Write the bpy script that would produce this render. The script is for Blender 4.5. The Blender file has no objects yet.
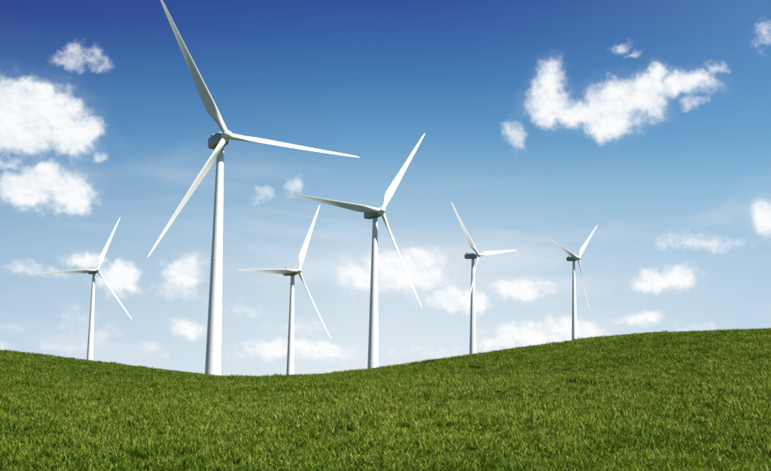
import bpy, bmesh, math, random
import numpy as np
from mathutils import Vector, Matrix

random.seed(7)
rng = np.random.default_rng(7)
SC = bpy.context.scene
COL = SC.collection
R = math.radians

# ------------------------------------------------------------------ camera
F_PX, W_PX, CX, CY = 1100.0, 771.0, 385.5, 235.5
EYE = Vector((0, 0, 1.7))
PITCH, ROLL = R(7.622), R(-0.75)
FW = Vector((0, math.cos(PITCH), math.sin(PITCH)))
_rt = Vector((1, 0, 0)); _up = _rt.cross(FW)
RT = math.cos(ROLL) * _rt - math.sin(ROLL) * _up
UP = math.sin(ROLL) * _rt + math.cos(ROLL) * _up
cam_d = bpy.data.cameras.new('camera')
cam = bpy.data.objects.new('camera', cam_d); COL.objects.link(cam)
cam_d.sensor_width = 36.0
cam_d.lens = 36.0 * F_PX / W_PX
cam_d.clip_start = 0.1; cam_d.clip_end = 30000
m = Matrix((RT, UP, -FW)).transposed().to_4x4(); m.translation = EYE
cam.matrix_world = m
SC.camera = cam

def ray(px, py):
    return (FW + RT * ((px - CX) / F_PX) - UP * ((py - CY) / F_PX)).normalized()

# ------------------------------------------------------------------ light, exposure
SUN_AZ, SUN_EL = R(60), R(53)          # to the right of straight behind the camera
SUN = Vector((math.sin(SUN_AZ) * math.cos(SUN_EL), -math.cos(SUN_AZ) * math.cos(SUN_EL), math.sin(SUN_EL)))
sl = bpy.data.lights.new('sun', 'SUN'); sl.energy = 5.0; sl.angle = R(0.53); sl.color = (1.0, 0.955, 0.88)
sun = bpy.data.objects.new('sun', sl); COL.objects.link(sun)
sun.location = (60, -60, 90)
sun.rotation_euler = SUN.to_track_quat('Z', 'Y').to_euler()
SC.view_settings.view_transform = 'Standard'; SC.view_settings.look = 'None'
SC.view_settings.exposure = 0.8; SC.view_settings.gamma = 1.0
SC.view_settings.use_curve_mapping = False

def lin(r, g, b):
    f = lambda c: (c / 255 / 12.92) if c / 255 <= 0.04045 else ((c / 255 + 0.055) / 1.055) ** 2.4
    return (f(r), f(g), f(b), 1.0)

# ------------------------------------------------------------------ sky
class NT:
    def __init__(s, tree): s.t = tree
    def n(s, typ, **kw):
        nd = s.t.nodes.new(typ)
        for k, v in kw.items(): setattr(nd, k, v)
        return nd
    def put(s, sock, v):
        if hasattr(v, 'is_output'): s.t.links.new(v, sock)
        elif v is not None: sock.default_value = v
    def m(s, op, a, b=None, c=None, clamp=False):
        nd = s.n('ShaderNodeMath', operation=op, use_clamp=clamp)
        for i, v in enumerate((a, b, c)):
            if v is not None: s.put(nd.inputs[i], v)
        return nd.outputs[0]
    def v(s, op, a, b=None, c=None):
        nd = s.n('ShaderNodeVectorMath', operation=op)
        for i, x in enumerate((a, b, c)):
            if x is not None: s.put(nd.inputs[i], x)
        return nd.outputs['Value'] if op in ('LENGTH', 'DOT_PRODUCT') else nd.outputs['Vector']
    def mix(s, f, a, b, blend='MIX'):
        nd = s.n('ShaderNodeMix', data_type='RGBA', blend_type=blend)
        s.put(nd.inputs[0], f); s.put(nd.inputs[6], a); s.put(nd.inputs[7], b)
        return nd.outputs[2]
    def noise(s, vec, scale, detail=4, rough=0.55, dim='3D', lac=2.0, dist=0.0):
        nd = s.n('ShaderNodeTexNoise', noise_dimensions=dim)
        s.put(nd.inputs['Vector'], vec); nd.inputs['Scale'].default_value = scale
        nd.inputs['Detail'].default_value = detail; nd.inputs['Roughness'].default_value = rough
        nd.inputs['Lacunarity'].default_value = lac; nd.inputs['Distortion'].default_value = dist
        return nd
    def ramp(s, f, pts, interp='LINEAR'):
        nd = s.n('ShaderNodeValToRGB'); cr = nd.color_ramp; cr.interpolation = interp
        while len(cr.elements) < len(pts): cr.elements.new(0.5)
        for e, (p, c) in zip(cr.elements, pts): e.position = p; e.color = c
        s.put(nd.inputs[0], f); return nd.outputs[0]
    def rng(s, v, a, b, c=0.0, d=1.0, smooth=False):
        nd = s.n('ShaderNodeMapRange', interpolation_type='SMOOTHSTEP' if smooth else 'LINEAR')
        for i, x in enumerate((v, a, b, c, d)): s.put(nd.inputs[i], x)
        return nd.outputs[0]

world = bpy.data.worlds.new('World'); SC.world = world; world.use_nodes = True
wt = world.node_tree; wt.nodes.clear(); N = NT(wt)
out = N.n('ShaderNodeOutputWorld'); bg = N.n('ShaderNodeBackground'); wt.links.new(bg.outputs[0], out.inputs[0])
STR = 0.1
EXPO = 2 ** SC.view_settings.exposure
bg.inputs['Strength'].default_value = STR
tc = N.n('ShaderNodeTexCoord'); D = N.v('NORMALIZE', tc.outputs['Generated'])
sx = N.n('ShaderNodeSeparateXYZ'); N.put(sx.inputs[0], D)
AZ = N.m('ARCTAN2', sx.outputs[0], sx.outputs[1])
EL = N.m('ARCSINE', sx.outputs[2])
sky = N.n('ShaderNodeTexSky', sky_type='NISHITA'); sky.sun_disc = False
sky.sun_elevation = SUN_EL; sky.sun_rotation = math.pi - SUN_AZ
sky.air_density = 1.0; sky.dust_density = 0.3; sky.ozone_density = 1.0
# clear air colour over elevation (0..40 degrees on the ramp), deepening upwards
def E_(y): return max(0.0, (381 - y) / F_PX) / R(40)
stops = [(E_(381), lin(228, 238, 243)), (E_(325), lin(216, 230, 239)), (E_(260), lin(193, 215, 231)), (E_(195), lin(152, 191, 219)),
         (E_(140), lin(103, 158, 201)), (E_(85), lin(71, 127, 184)), (E_(40), lin(57, 102, 169)), (E_(0), lin(49, 81, 157)),
         (0.66, lin(42, 68, 145)), (1.0, lin(38, 62, 135))]
clear = N.ramp(N.m('DIVIDE', EL, R(40), clamp=True), stops, 'LINEAR')
# the air is paler on the sun's side
side = N.rng(N.m('SINE', N.m('SUBTRACT', AZ, R(-2))), -0.36, 0.36, -1.0, 1.0)
pale = N.m('MULTIPLY', N.m('POWER', N.m('MAXIMUM', side, 0.0), 2.0), 0.30)
deep = N.m('MULTIPLY', N.m('MAXIMUM', N.m('MULTIPLY', side, -1.0), 0.0), 0.9)
clear = N.mix(pale, clear, lin(122, 178, 222))
clear = N.mix(deep, clear, N.ramp(N.m('DIVIDE', EL, R(40), clamp=True), [(0.0, lin(188, 211, 230)), (0.17, lin(146, 183, 214)), (0.30, lin(82, 134, 186)), (0.45, lin(45, 64, 142)), (1.0, lin(28, 44, 112))]))
nis = N.v('SCALE', sky.outputs[0]); nis.node.inputs['Scale'].default_value = STR * 0.55
clear = N.mix(0.03, clear, nis)

# thin high veils, stretched level
vv = N.v('MULTIPLY', D, (1.0, 1.0, 4.5))
veil = N.noise(vv, 3.2, 6, 0.6, dist=0.4).outputs[0]
veil = N.m('MULTIPLY', N.rng(veil, 0.47, 0.72, smooth=True), N.m('MULTIPLY', N.rng(EL, R(13), R(6)), 0.6))
skyc = N.mix(veil, clear, lin(226, 234, 241))

# cumulus: clusters of lobes given by direction, broken up by noise
az2 = N.m('SUBTRACT', N.m('PINGPONG', N.m('ADD', AZ, R(24)), R(48)), R(24))   # the same weather goes on all round
cv = N.n('ShaderNodeCombineXYZ'); N.put(cv.inputs[0], az2); N.put(cv.inputs[1], EL); P0 = cv.outputs[0]
w1 = N.noise(D, 26, 3, 0.5); w1v = N.v('SUBTRACT', w1.outputs['Color'], (0.5, 0.5, 0.5))
w2 = N.noise(D, 95, 4, 0.6); w2v = N.v('SUBTRACT', w2.outputs['Color'], (0.5, 0.5, 0.5))
PW = N.v('ADD', P0, N.v('MULTIPLY', w1v, (0.026, 0.020, 0.0)))
PW = N.v('ADD', PW, N.v('MULTIPLY', w2v, (0.012, 0.011, 0.0)))
fine = N.noise(D, 150, 7, 0.62).outputs[0]
mid = N.noise(D, 55, 5, 0.55).outputs[0]
dsun = N.v('ADD', D, (0.0018, 0.0, 0.0032))
lm = N.noise(D, 34, 3, 0.5).outputs[0]; mid_s = N.noise(dsun, 34, 3, 0.5).outputs[0]

def field(lobes, soft):
    acc = None
    for cx, cy, rx, ry in lobes:
        d = ray(cx, cy); a = math.atan2(d.x, d.y); e = math.asin(d.z)
        k = 1.0 / F_PX
        sxx, syy = 1 / (rx * k), 1 / (ry * k)
        q = N.v('MULTIPLY_ADD', PW, (sxx, syy, 0.0), (-a * sxx, -e * syy, 0.0))
        l = N.v('LENGTH', q)
        if acc is None: acc = l
        else:
            nd = N.n('ShaderNodeMath', operation='SMOOTH_MIN'); N.put(nd.inputs[0], acc); N.put(nd.inputs[1], l); nd.inputs[2].default_value = soft
            acc = nd.outputs[0]
    return N.m('SUBTRACT', 1.0, acc)

SOLID = [
 (5,110,34,30),(25,102,26,20),(48,114,34,28),(74,132,26,20),(30,136,40,16),(43,92,14,9),(0,130,30,20),
 (45,184,34,18),(28,190,28,16),(72,196,20,16),(46,170,14,9),
 (547,84,17,21),(552,104,24,18),(582,114,26,14),(615,104,27,22),(612,122,24,14),(645,98,26,18),(655,86,20,14),(684,84,26,12),(658,72,9,10),
 (665,282,28,12),(680,276,17,10),(648,286,16,8),(524,291,28,9),(505,288,14,7),(766,216,12,17),
 (395,275,48,22),(418,264,26,16),(362,281,22,16),(430,276,16,14),(455,300,32,13),(474,302,14,10),
 (540,337,56,13),(572,330,32,11),(500,345,25,7),(188,272,17,17),(191,261,11,10),(118,278,21,15),(84,259,17,9),(300,352,60,9),(268,347,24,8),(325,348,26,8),(190,327,15,8),(640,321,22,7)]
THIN = [
 (78,57,20,12),(70,50,12,7),(90,53,10,7),(513,137,13,13),(510,130,8,8),(715,68,10,6),(625,46,9,5),(633,55,8,4),(762,30,11,11),
 (8,165,18,7),(104,158,7,5),(295,188,10,10),(268,196,10,6),(184,292,22,9),
 (78,320,16,12),(106,332,13,8),(15,327,12,5),(0,347,18,7),(150,351,15,5),(692,327,14,6),(30,272,26,6),(700,241,38,7),
 (48,203,34,10),(60,272,16,5),(693,104,11,9),(300,330,30,7),(420,352,40,6),(60,345,20,5),(250,310,20,6)]
SOLID = [(a, b, c * 1.12, d * 1.12) for a, b, c, d in SOLID]
fs = field(SOLID, 0.30); ft = field(THIN, 0.2)
ns = N.m('ADD', N.m('MULTIPLY', N.m('SUBTRACT', fine, 0.5), 0.75), N.m('MULTIPLY', N.m('SUBTRACT', mid, 0.5), 1.1))
sft = N.rng(N.noise(D, 20, 2, 0.5).outputs[0], 0.35, 0.65, 0.32, 0.75)
a_s = N.rng(N.m('ADD', fs, ns), -0.28, sft, 0.0, 0.97, smooth=True)
a_t = N.rng(N.m('ADD', ft, N.m('MULTIPLY', ns, 2.4)), -0.45, 1.15, 0.0, 0.72, smooth=True)
halo = N.rng(N.m('ADD', fs, N.m('MULTIPLY', ns, 0.6)), -0.6, 0.3, 0.0, 0.13, smooth=True)
dens = N.m('MAXIMUM', N.m('MAXIMUM', a_s, a_t), halo)
lit = N.rng(N.m('SUBTRACT', lm, mid_s), -0.06, 0.05)
lit = N.m('ADD', N.m('MULTIPLY', lit, 0.6), N.m('MULTIPLY', N.rng(N.m('ADD', fs, ns), 0.1, 0.8), 0.5))
ccol = N.ramp(lit, [(0.0, lin(222, 232, 242)), (0.4, lin(239, 244, 248)), (0.85, lin(252, 253, 254))])
skyc = N.mix(dens, skyc, ccol)
fin = N.v('SCALE', skyc); fin.node.inputs['Scale'].default_value = 1.0 / STR / EXPO
wt.links.new(fin, bg.inputs['Color'])

# ------------------------------------------------------------------ helpers
def props(o, label=None, cat=None, group=None, kind=None):
    if label: o['label'] = label
    if cat: o['category'] = cat
    if group: o['group'] = group
    if kind: o['kind'] = kind
    return o

def mesh_obj(name, verts, faces, mat, parent=None, smooth=False, link=True):
    me = bpy.data.meshes.new(name); me.from_pydata(verts, [], faces); me.update()
    if smooth:
        for p in me.polygons: p.use_smooth = True
    if mat: me.materials.append(mat)
    o = bpy.data.objects.new(name, me)
    if link: COL.objects.link(o)
    if parent: o.parent = parent
    return o

def material(name):
    mt = bpy.data.materials.new(name); mt.use_nodes = True
    mt.node_tree.nodes.clear(); n = NT(mt.node_tree)
    o = n.n('ShaderNodeOutputMaterial')
    return mt, n, o

# ------------------------------------------------------------------ terrain
YC = 75.0
RIDGE = [(-6000,6.0),(-400,5.2),(-90,4.6),(-60,4.4),(-40,4.05),(-32,3.783),(-26,3.252),(-20,2.678),(-14,2.067),(-9,1.812),(-4,1.95),(1,2.604),
         (6,3.421),(11,4.201),(16,4.827),(21,5.146),(26,5.326),(32,5.884),(40,6.163),(60,6.3),(90,6.2),(400,5.0),(6000,5.0)]
RX = np.array([p[0] for p in RIDGE], float); RZ = np.array([p[1] for p in RIDGE], float)
_sl = (RZ[1:] - RZ[:-1]) / (RX[1:] - RX[:-1])
RM = np.concatenate([[0], (_sl[1:] + _sl[:-1]) / 2, [0]]); RM[1:4] *= 0.5; RM[-4:-1] *= 0.3

def vnoise(x, y, s, seed):
    x = x / s; y = y / s; xi = np.floor(x); yi = np.floor(y); fx = x - xi; fy = y - yi
    fx = fx * fx * (3 - 2 * fx); fy = fy * fy * (3 - 2 * fy)
    h = lambda a, b: np.modf(np.abs(np.sin(a * 127.1 + b * 311.7 + seed * 74.7) * 43758.5453))[0]
    return (h(xi, yi) * (1 - fx) + h(xi + 1, yi) * fx) * (1 - fy) + (h(xi, yi + 1) * (1 - fx) + h(xi + 1, yi + 1) * fx) * fy - 0.5

HUB_H, OVERHANG, BLADE_L = 79.0, 4.3, 41.0
# hub position, facing (0 = toward the viewer), rotor angle, tilt, cone; the distance comes from a 41 m blade
TURB = [
 ('T2', (-42.97, 289.69, 67.04), 30.8, 92.1, 3.9, -1.1, 20, 'largest white wind turbine, its thick tower rising behind the dip in the hill'),
 ('T4', (-1.65, 414.94, 66.74), 34.4, 33.9, 4.2, -2.1, 13, 'second largest white wind turbine, where the grassy slope begins to rise from the dip'),
 ('T3', (-43.85, 555.60, 57.43), 49.1, 26.1, 4.0, -2.1, 8, 'slim white wind turbine standing between the largest and second largest turbines'),
 ('T1', (-192.20, 731.74, 73.78), 43.7, 22.9, 4.7, 2.7, 10, 'slim white wind turbine on the lower hill shoulder, with only the largest turbine for neighbour'),
 ('T5', (58.79, 690.04, 82.32), 46.5, 80.3, 2.4, -0.5, 3, 'white wind turbine whose lowest blade crosses in front of its own tower'),
 ('T6', (149.96, 848.02, 99.45), 48.3, 44.9, 2.1, 0.4, 6, 'smallest white wind turbine, standing highest up the long grassy slope'),
]
def axis(psi, tilt):
    psi, tilt = R(psi), R(tilt)
    return Vector((math.sin(psi) * math.cos(tilt), -math.cos(psi) * math.cos(tilt), math.sin(tilt)))
BASES = []
for t in TURB:
    b = Vector(t[1]) - axis(t[2], t[4]) * OVERHANG
    BASES.append(Vector((b.x, b.y, b.z - HUB_H)))
BX = np.array([b.x for b in BASES]); BY = np.array([b.y for b in BASES]); BZ = np.array([b.z for b in BASES])
SIG = 90.0
_G = np.exp(-((BX[:, None] - BX[None]) ** 2 + (BY[:, None] - BY[None]) ** 2) / (2 * SIG ** 2))
FARZ = -9.0
BWT = np.linalg.solve(_G, BZ - FARZ)

def ground_z(x, y):
    x = np.asarray(x, float); y = np.asarray(y, float)
    i = np.clip(np.searchsorted(RX, x) - 1, 0, len(RX) - 2); h = RX[i + 1] - RX[i]; t = (x - RX[i]) / h
    zc = RZ[i] * (2*t**3 - 3*t**2 + 1) + RM[i]*h*(t**3 - 2*t**2 + t) + RZ[i+1]*(-2*t**3 + 3*t**2) + RM[i+1]*h*(t**3 - t**2)
    s = np.clip(y / YC, 0, 2)
    near = zc * (1 - np.cos(np.pi * s)) / 2
    k = np.clip((y - 110) / 120, 0, 1); k = k * k * (3 - 2 * k)
    far = np.full_like(x, FARZ)
    for bx, by, w in zip(BX, BY, BWT):
        far = far + w * np.exp(-((x - bx) ** 2 + (y - by) ** 2) / (2 * SIG ** 2))
    nf = np.clip((np.hypot(x, y) - 6) / 12, 0, 1) * np.clip((400 - np.hypot(x, y)) / 200, 0, 1)
    bump = (vnoise(x, y, 11, 1) * 0.22 + vnoise(x, y, 4.6, 2) * 0.16 + vnoise(x, y, 2.1, 3) * 0.13 + vnoise(x, y, 0.95, 4) * 0.08) * nf
    return near * (1 - k) + far * k + bump

def lines(lo, hi, step, far_lo, far_hi, g=1.22):
    c = list(np.arange(lo, hi + 1e-6, step))
    d = step; v = hi
    while v < far_hi: d *= g; v += d; c.append(v)
    d = step; v = lo
    while v > far_lo: d *= g; v -= d; c.insert(0, v)
    return np.array(c)
gx = lines(-50, 50, 0.5, -9000, 9000); gy = lines(6, 110, 0.5, -4000, 12000, 1.12)
GX, GY = np.meshgrid(gx, gy); GZ = ground_z(GX.ravel(), GY.ravel())
nx, ny = len(gx), len(gy)
vs = np.stack([GX.ravel(), GY.ravel(), GZ], 1)
ii = (np.arange(ny - 1)[:, None] * nx + np.arange(nx - 1)[None]).ravel()
fs_ = np.stack([ii, ii + 1, ii + 1 + nx, ii + nx], 1)

mt, n, o = material('meadow_soil')
geo = n.n('ShaderNodeNewGeometry'); pos = geo.outputs['Position']
n1 = n.noise(pos, 0.08, 4, 0.6).outputs[0]; n2 = n.noise(pos, 1.4, 6, 0.7).outputs[0]; n3 = n.noise(pos, 14, 5, 0.7).outputs[0]
c1 = n.ramp(n2, [(0.3, (0.020, 0.040, 0.006, 1)), (0.55, (0.038, 0.066, 0.010, 1)), (0.75, (0.055, 0.066, 0.018, 1))])
c2 = n.mix(n.rng(n3, 0.35, 0.7), c1, (0.026, 0.036, 0.008, 1)); c3 = n.mix(n.rng(n1, 0.4, 0.65, 0, 0.4), c2, (0.05, 0.07, 0.014, 1))
bs = n.n('ShaderNodeBsdfPrincipled'); n.put(bs.inputs['Base Color'], c3); bs.inputs['Roughness'].default_value = 0.9
bs.inputs['Specular IOR Level'].default_value = 0.0
bp = n.n('ShaderNodeBump'); bp.inputs['Strength'].default_value = 0.7; bp.inputs['Distance'].default_value = 0.06
n.put(bp.inputs['Height'], n3); n.put(bs.inputs['Normal'], bp.outputs[0]); n.put(o.inputs[0], bs.outputs[0])
ground = mesh_obj('ground', vs.tolist(), fs_.tolist(), mt, smooth=True)
props(ground, 'rolling green hillside under the grass, dipping in the middle', 'hill', kind='structure')

# ------------------------------------------------------------------ turbine paint
def paint(name, base, rough=0.38):
    mt, n, o = material(name)
    t = n.n('ShaderNodeTexCoord'); v = n.v('MULTIPLY', t.outputs['Object'], (1, 1, 0.12))
    s1 = n.noise(v, 1.3, 6, 0.65).outputs[0]; s2 = n.noise(t.outputs['Object'], 0.35, 4, 0.6).outputs[0]
    dirt = n.m('MULTIPLY', n.rng(s1, 0.5, 0.8), 0.10); dirt = n.m('ADD', dirt, n.m('MULTIPLY', n.rng(s2, 0.45, 0.75), 0.08))
    c = n.mix(dirt, (*base, 1), (0.42, 0.43, 0.42, 1))
    b = n.n('ShaderNodeBsdfPrincipled'); n.put(b.inputs['Base Color'], c)
    n.put(b.inputs['Roughness'], n.rng(s1, 0.3, 0.7, rough - 0.06, rough + 0.12)); b.inputs['Specular IOR Level'].default_value = 0.4
    n.put(o.inputs[0], b.outputs[0]); return mt
M_TOWER = paint('tower_paint', (0.83, 0.83, 0.82)); M_BLADE = paint('blade_gelcoat', (0.80, 0.80, 0.785), 0.32)
M_NAC = paint('nacelle_gelcoat', (0.34, 0.355, 0.375)); M_DARK = paint('dark_steel', (0.12, 0.125, 0.13), 0.5)
M_CONC = paint('concrete', (0.4, 0.39, 0.36), 0.85)

def lathe(prof, seg, ax='Z'):
    v, f = [], []
    for r, z in prof:
        for i in range(seg):
            a = 2 * math.pi * i / seg
            v.append((r * math.cos(a), r * math.sin(a), z) if ax == 'Z' else (r * math.cos(a), z, r * math.sin(a)))
    for j in range(len(prof) - 1):
        for i in range(seg):
            k = (i + 1) % seg; q = (j * seg + i, j * seg + k, (j + 1) * seg + k, (j + 1) * seg + i)
            f.append(q if ax == 'Z' else q[::-1])
    b = tuple(range(seg)); tp = tuple((len(prof) - 1) * seg + i for i in range(seg))
    f.append(b[::-1] if ax == 'Z' else b); f.append(tp if ax == 'Z' else tp[::-1])
    return v, f

def keep(name, vf, mat, smooth=True, sharp=None):
    me = bpy.data.meshes.new(name); me.from_pydata(vf[0], [], vf[1]); me.update()
    me.materials.append(mat)
    if smooth:
        for p in me.polygons: p.use_smooth = len(p.vertices) <= 4
    if sharp: me.set_sharp_from_angle(angle=R(sharp))
    return me

TOW_H = HUB_H - 1.75
def tr(z): return 2.46 + (0.92 - 2.46) * (z / TOW_H) ** 0.97
ME_TOWER = keep('tower', lathe([(tr(z), z) for z in np.linspace(0.15, TOW_H, 25)], 48), M_TOWER)
ME_FOOT = keep('foundation', lathe([(4.6, -1.2), (4.6, 0.12), (4.45, 0.2)], 40), M_CONC, sharp=30)
FLZ = [22.0, 46.0]
ME_FL = [keep('flange', lathe([(tr(z) - 0.02, z - 0.09), (tr(z) + 0.025, z - 0.06), (tr(z) + 0.025, z + 0.06), (tr(z) - 0.02, z + 0.09)], 48), M_TOWER, sharp=30) for z in FLZ]
ME_YAW = keep('yaw_ring', lathe([(1.0, -2.0), (1.25, -1.86), (1.25, -1.5), (1.0, -1.4)], 32), M_DARK, sharp=30)

def rbox(sections, k=6, sup=5.0):
    """Loft of superellipse sections (y, half width, half height, z centre) along the rotor axis."""
    seg = 40; v, f = [], []
    for y, hw, hh, zc, e in sections:
        for i in range(seg):
            a = 2 * math.pi * i / seg; c, s = math.cos(a), math.sin(a)
            v.append((hw * math.copysign(abs(c) ** (2 / e), c), y, zc + hh * math.copysign(abs(s) ** (2 / e), s)))
    for j in range(len(sections) - 1):
        for i in range(seg):
            q = (i + 1) % seg; f.append((j * seg + i, j * seg + q, (j + 1) * seg + q, (j + 1) * seg + i))
    f.append(tuple(range(seg))[::-1]); f.append(tuple((len(sections) - 1) * seg + i for i in range(seg)))
    return v, f
# axis along +y = into the wind, rotor plane at y = 0
ME_NAC = keep('nacelle', rbox([(-10.3, 1.15, 1.0, 0.15, 5), (-10.1, 1.42, 1.3, 0.12, 6), (-9.6, 1.55, 1.5, 0.08, 7), (-6.0, 1.68, 1.72, 0.0, 7), (-2.9, 1.66, 1.7, 0.0, 6),
                               (-2.0, 1.5, 1.55, 0.0, 4), (-1.55, 1.3, 1.35, 0.0, 2.6)]), M_NAC, sharp=35)
ME_HUB = keep('hub', lathe([(1.12, -1.62), (1.15, -1.45), (1.26, -1.38), (1.3, -0.6), (1.28, 0.4), (1.14, 1.0), (0.86, 1.5), (0.5, 1.82), (0.18, 1.95), (0.02, 1.97)], 32, 'Y'), M_BLADE, sharp=50)
bmv = lambda x0, x1, y0, y1, z0, z1: ([(x, y, z) for z in (z0, z1) for y in (y0, y1) for x in (x0, x1)],
                                     [(0, 2, 3, 1), (4, 5, 7, 6), (0, 1, 5, 4), (2, 6, 7, 3), (0, 4, 6, 2), (1, 3, 7, 5)])
ME_COOL = keep('cooler', bmv(-1.1, 1.1, -8.8, -7.6, 1.6, 2.35), M_NAC, smooth=False)
ME_HATCH = keep('roof_hatch', bmv(-0.5, 0.5, -5.2, -4.0, 1.66, 1.82), M_NAC, smooth=False)
ME_MAST = keep('weather_mast', lathe([(0.05, 0), (0.045, 1.7), (0.02, 1.75)], 8), M_DARK)
ME_DOOR = keep('door', bmv(-0.45, 0.45, -0.1, 0.1, 0, 2.1), M_DARK, smooth=False)

def blade_mesh():
    v, f = [], []; seg = 28
    spans = [0.9, 1.6, 2.4, 3.4, 4.6, 6, 7.4, 8.8, 10.5, 13, 16, 19, 22, 25, 28, 31, 34, 36.5, 38.5, 39.8, 40.5, 40.9, 41.0]
    for r in spans:
        t = r / BLADE_L
        root = np.clip((r - 2.2) / 6.4, 0, 1); root = root * root * (3 - 2 * root)
        chord_a = np.interp(t, [0, .2, .27, .4, .6, .8, .93, .98, 1], [3.1, 3.1, 2.95, 2.4, 1.72, 1.12, .74, .48, .12])
        chord = 1.62 * (1 - root) + chord_a * root
        thick_a = chord_a * np.interp(t, [0, .2, .4, .7, 1], [.42, .34, .25, .19, .15])
        beta = R(np.interp(t, [0, .2, .4, .7, 1], [30, 28, 23, 17, 12]))
        cb, sb = math.cos(beta), math.sin(beta)
        for i in range(seg):
            a = 2 * math.pi * i / seg
            # circle
            xc, yc = -0.81 * math.cos(a), 0.81 * math.sin(a)
            # aerofoil, leading edge at -x
            u = (1 - math.cos(a)) / 2
            th = 5 * (0.2969 * math.sqrt(u) - 0.126 * u - 0.3516 * u ** 2 + 0.2843 * u ** 3 - 0.1036 * u ** 4)
            sg = 1 if a <= math.pi else -1
            camb = -0.03 * chord_a * 4 * u * (1 - u)
            xa = (u - 0.30) * chord_a; ya = sg * th * thick_a * (0.42 if sg > 0 else 0.58) + camb
            x = xc * (1 - root) + xa * root; y = yc * (1 - root) + ya * root
            pre = 0.9 * t ** 2.4
            v.append((x * cb + y * sb, -x * sb + y * cb + pre, r))
    for j in range(len(spans) - 1):
        for i in range(seg):
            k = (i + 1) % seg; f.append((j * seg + i, (j + 1) * seg + i, (j + 1) * seg + k, j * seg + k))
    f.append(tuple(range(seg))); f.append(tuple((len(spans) - 1) * seg + i for i in range(seg))[::-1])
    return v, f
ME_BLADE = keep('blade', blade_mesh(), M_BLADE)
bm = bmesh.new(); bm.from_mesh(ME_BLADE); bmesh.ops.recalc_face_normals(bm, faces=bm.faces); bm.to_mesh(ME_BLADE); bm.free()

def part(name, me, parent, mat=None):
    o = bpy.data.objects.new(name, me); COL.objects.link(o); o.parent = parent
    if mat is not None: o.matrix_local = mat
    return o

for (code, H, psi, th, tilt, cone, pitch, label), base in zip(TURB, BASES):
    a = axis(psi, tilt); r = Vector((math.cos(R(psi)), math.sin(R(psi)), 0)); u = r.cross(a)
    if u.z < 0: u = -u
    root = bpy.data.objects.new('wind_turbine', None); COL.objects.link(root); root.location = base
    root.empty_display_size = 4
    props(root, label, 'wind turbine', 'wind turbines on the grassy hills')
    bz = float(ground_z(np.array([base.x]), np.array([base.y]))[0]) - base.z
    part('foundation', ME_FOOT, root)
    tw = part('tower', ME_TOWER, root)
    for me in ME_FL: part('flange', me, tw)
    dm = Matrix.Rotation(R(psi + 35), 4, 'Z'); dm.translation = dm @ Vector((0, -2.44, 0.4))
    part('door', ME_DOOR, tw, dm)
    hl = Vector(H) - base
    fm = Matrix((-r, a, u)).transposed()          # columns: x, y = axis, z
    if fm.determinant() < 0: fm = Matrix((r, a, u)).transposed()
    am = fm.to_4x4(); am.translation = hl
    part('yaw_ring', ME_YAW, root, Matrix.Translation((0, 0, HUB_H)))
    nc = part('nacelle', ME_NAC, root, am)
    part('cooler', ME_COOL, nc); part('roof_hatch', ME_HATCH, nc)
    part('weather_mast', ME_MAST, nc, Matrix.Translation((0.6, -9.2, 1.5)))
    part('hub', ME_HUB, root, am)
    for k in range(3):
        g = R(th) + k * 2 * math.pi / 3
        d = math.cos(g) * u + math.sin(g) * r
        z = (math.cos(R(cone)) * d + math.sin(R(cone)) * a).normalized()
        y = (a - z * a.dot(z)).normalized(); x = y.cross(z)
        b = Matrix((x, y, z)).transposed().to_4x4() @ Matrix.Rotation(R(-pitch), 4, 'Z'); b.translation = hl
        part('blade', ME_BLADE, root, b)

# ------------------------------------------------------------------ grass
mt, n, o = material('grass_blade')
at = n.n('ShaderNodeAttribute'); at.attribute_name = 'tone'
oi = n.n('ShaderNodeObjectInfo'); geo = n.n('ShaderNodeNewGeometry'); pos = geo.outputs['Position']
big = n.noise(pos, 0.07, 4, 0.6).outputs[0]; med = n.noise(pos, 0.55, 4, 0.65).outputs[0]
t = n.m('ADD', at.outputs['Fac'], n.m('MULTIPLY', n.m('SUBTRACT', oi.outputs['Random'], 0.5), 0.30))
t = n.m('ADD', t, n.m('MULTIPLY', n.m('SUBTRACT', big, 0.5), 0.55)); t = n.m('ADD', t, n.m('MULTIPLY', n.m('SUBTRACT', med, 0.5), 0.75))
sp = n.n('ShaderNodeSeparateXYZ'); n.put(sp.inputs[0], pos)   # drier, yellower stretch of meadow, its contrast raised to paint in vignette-dark edges
dry_vignette = n.v('LENGTH', n.v('MULTIPLY_ADD', pos, (1 / 17.0, 1 / 13.0, 0), (-2.0 / 17, -33.0 / 13, 0)))
t = n.m('ADD', t, n.m('MULTIPLY', n.rng(n.m('ADD', dry_vignette, n.m('MULTIPLY', n.m('SUBTRACT', med, 0.5), 1.2)), 1.25, 0.2, smooth=True), 0.20)); t = n.m('SUBTRACT', t, 0.10)
col = n.ramp(t, [(0.0, (0.034, 0.078, 0.006, 1)), (0.35, (0.094, 0.164, 0.012, 1)), (0.6, (0.172, 0.228, 0.022, 1)), (0.82, (0.245, 0.268, 0.045, 1)), (1.0, (0.34, 0.30, 0.11, 1))])
df = n.n('ShaderNodeBsdfDiffuse'); n.put(df.inputs[0], col)
tl = n.n('ShaderNodeBsdfTranslucent'); n.put(tl.inputs[0], n.mix(0.5, col, (0.18, 0.27, 0.008, 1)))
ms = n.n('ShaderNodeMixShader'); ms.inputs[0].default_value = 0.27; n.put(ms.inputs[1], df.outputs[0]); n.put(ms.inputs[2], tl.outputs[0])
gl = n.n('ShaderNodeBsdfGlossy'); gl.inputs['Roughness'].default_value = 0.45; gl.inputs[0].default_value = (0.8, 0.9, 0.7, 1)
ms2 = n.n('ShaderNodeMixShader'); ms2.inputs[0].default_value = 0.012; n.put(ms2.inputs[1], ms.outputs[0]); n.put(ms2.inputs[2], gl.outputs[0])
n.put(o.inputs[0], ms2.outputs[0])
M_GRASS = mt

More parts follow.
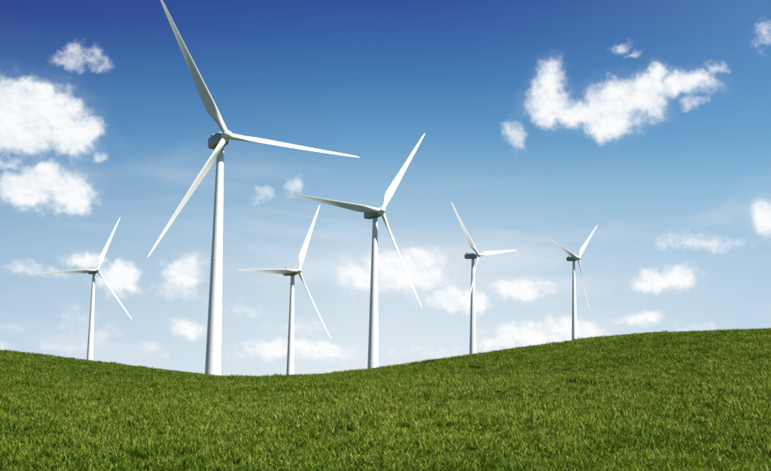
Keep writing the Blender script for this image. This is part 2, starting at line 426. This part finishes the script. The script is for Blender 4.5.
def tuft(i):
    rg = np.random.default_rng(100 + i); v, f, tone = [], [], []
    for b in range(38):
        rr = 0.125 * math.sqrt(rg.random()); a0 = rg.random() * 6.283
        x0, y0 = rr * math.cos(a0), rr * math.sin(a0)
        stem = rg.random() < 0.025
        h = rg.uniform(0.07, 0.215) * (1.3 if stem else 1.0)
        w = rg.uniform(0.007, 0.013) * (0.6 if stem else 1.0)
        dr = rg.random() * 6.283; lean = rg.uniform(0.12, 1.1) * (0.4 if stem else 1)
        lx, ly = math.cos(dr), math.sin(dr); fa = dr + 1.57 + rg.normal() * 0.5; sx_, sy_ = math.cos(fa), math.sin(fa)
        tb = float(np.clip(rg.normal(0.45, 0.17), 0.05, 0.85)) if not stem else rg.uniform(0.8, 1.0)
        k0 = len(v)
        for t_, ww in ((0, .8), (.4, 1.0), (.75, .7)):
            ox = h * lean * t_ ** 1.8; z = h * t_ * (1 - 0.25 * lean * t_)
            cx, cy = x0 + lx * ox, y0 + ly * ox
            v += [(cx - sx_ * w * ww, cy - sy_ * w * ww, z - 0.02 * (t_ == 0)), (cx + sx_ * w * ww, cy + sy_ * w * ww, z - 0.02 * (t_ == 0))]
            tone += [tb - 0.10 * (1 - t_)] * 2
        ox = h * lean; v.append((x0 + lx * ox, y0 + ly * ox, h * (1 - 0.25 * lean))); tone.append(tb + 0.06)
        f += [(k0, k0 + 1, k0 + 3, k0 + 2), (k0 + 2, k0 + 3, k0 + 5, k0 + 4), (k0 + 4, k0 + 5, k0 + 6)]
    ob = mesh_obj('grass_tuft', v, f, M_GRASS, smooth=True, link=False)
    ob.data.attributes.new('tone', 'FLOAT', 'POINT').data.foreach_set('value', np.array(tone, np.float32))
    return ob
TUFTS = [tuft(i) for i in range(7)]

def scatter(y0, y1, dens, margin, sc):
    hw = 0.365 * y1 + margin
    nn = int((y1 - y0) * 2 * hw * dens)
    x = rng.uniform(-hw, hw, nn); y = rng.uniform(y0, y1, nn)
    ok = np.abs(x) < 0.365 * y + margin
    x, y = x[ok], y[ok]
    # patchy growth
    p = vnoise(x, y, 1.3, 11) + 0.6 * vnoise(x, y, 0.55, 12)
    keepm = rng.random(len(x)) < np.maximum(0.62, 0.85 + 0.5 * p)
    x, y, p = x[keepm], y[keepm], p[keepm]
    s = sc * rng.uniform(0.6, 1.25, len(x)) * (1 + 0.28 * p + 0.30 * vnoise(x, y, 6, 13))
    return x, y, s, np.full(len(x), sc)
parts = [scatter(9, 24, 34, 5, 1.0), scatter(24, 42, 26, 6, 1.15), scatter(42, 65, 22, 8, 1.2), scatter(65, 112, 19, 10, 1.2)]
X, Y, S, _ = [np.concatenate(c) for c in zip(*parts)]
Zg = ground_z(X, Y) - 0.01
pm = bpy.data.meshes.new('grass'); pm.vertices.add(len(X))
pm.vertices.foreach_set('co', np.stack([X, Y, Zg], 1).astype(np.float32).ravel())
rot = np.stack([rng.normal(0, 0.10, len(X)), rng.normal(0, 0.10, len(X)), rng.uniform(0, 6.283, len(X))], 1).astype(np.float32)
pm.attributes.new('rot', 'FLOAT_VECTOR', 'POINT').data.foreach_set('vector', rot.ravel())
scl = np.stack([S, S, S * rng.uniform(0.85, 1.15, len(X))], 1).astype(np.float32)
pm.attributes.new('scl', 'FLOAT_VECTOR', 'POINT').data.foreach_set('vector', scl.ravel())
pm.attributes.new('pick', 'INT', 'POINT').data.foreach_set('value', rng.integers(0, len(TUFTS), len(X)).astype(np.int32))
pm.materials.append(M_GRASS); pm.update()
grass = bpy.data.objects.new('grass', pm); COL.objects.link(grass)
ng = bpy.data.node_groups.new('grass_growth', 'GeometryNodeTree')
ng.interface.new_socket('Geometry', in_out='INPUT', socket_type='NodeSocketGeometry')
ng.interface.new_socket('Geometry', in_out='OUTPUT', socket_type='NodeSocketGeometry')
g = NT(ng); gi = g.n('NodeGroupInput'); go = g.n('NodeGroupOutput')
jn = g.n('GeometryNodeJoinGeometry')
for tf in TUFTS:
    ob = g.n('GeometryNodeObjectInfo'); ob.inputs['Object'].default_value = tf
    gg = g.n('GeometryNodeGeometryToInstance'); ng.links.new(ob.outputs['Geometry'], gg.inputs[0]); ng.links.new(gg.outputs[0], jn.inputs[0])
def named(nm, ty):
    a_ = g.n('GeometryNodeInputNamedAttribute', data_type=ty); a_.inputs['Name'].default_value = nm
    return a_.outputs['Attribute']
ip = g.n('GeometryNodeInstanceOnPoints'); ip.inputs['Pick Instance'].default_value = True
ng.links.new(gi.outputs[0], ip.inputs['Points']); ng.links.new(jn.outputs[0], ip.inputs['Instance'])
ng.links.new(named('pick', 'INT'), ip.inputs['Instance Index'])
er = g.n('FunctionNodeEulerToRotation'); ng.links.new(named('rot', 'FLOAT_VECTOR'), er.inputs[0]); ng.links.new(er.outputs[0], ip.inputs['Rotation'])
ng.links.new(named('scl', 'FLOAT_VECTOR'), ip.inputs['Scale'])
ng.links.new(ip.outputs[0], go.inputs[0])
md = grass.modifiers.new('growth', 'NODES'); md.node_group = ng
props(grass, 'short green meadow grass covering the rolling hillside', 'grass', kind='stuff')
print('TUFTS', len(X))
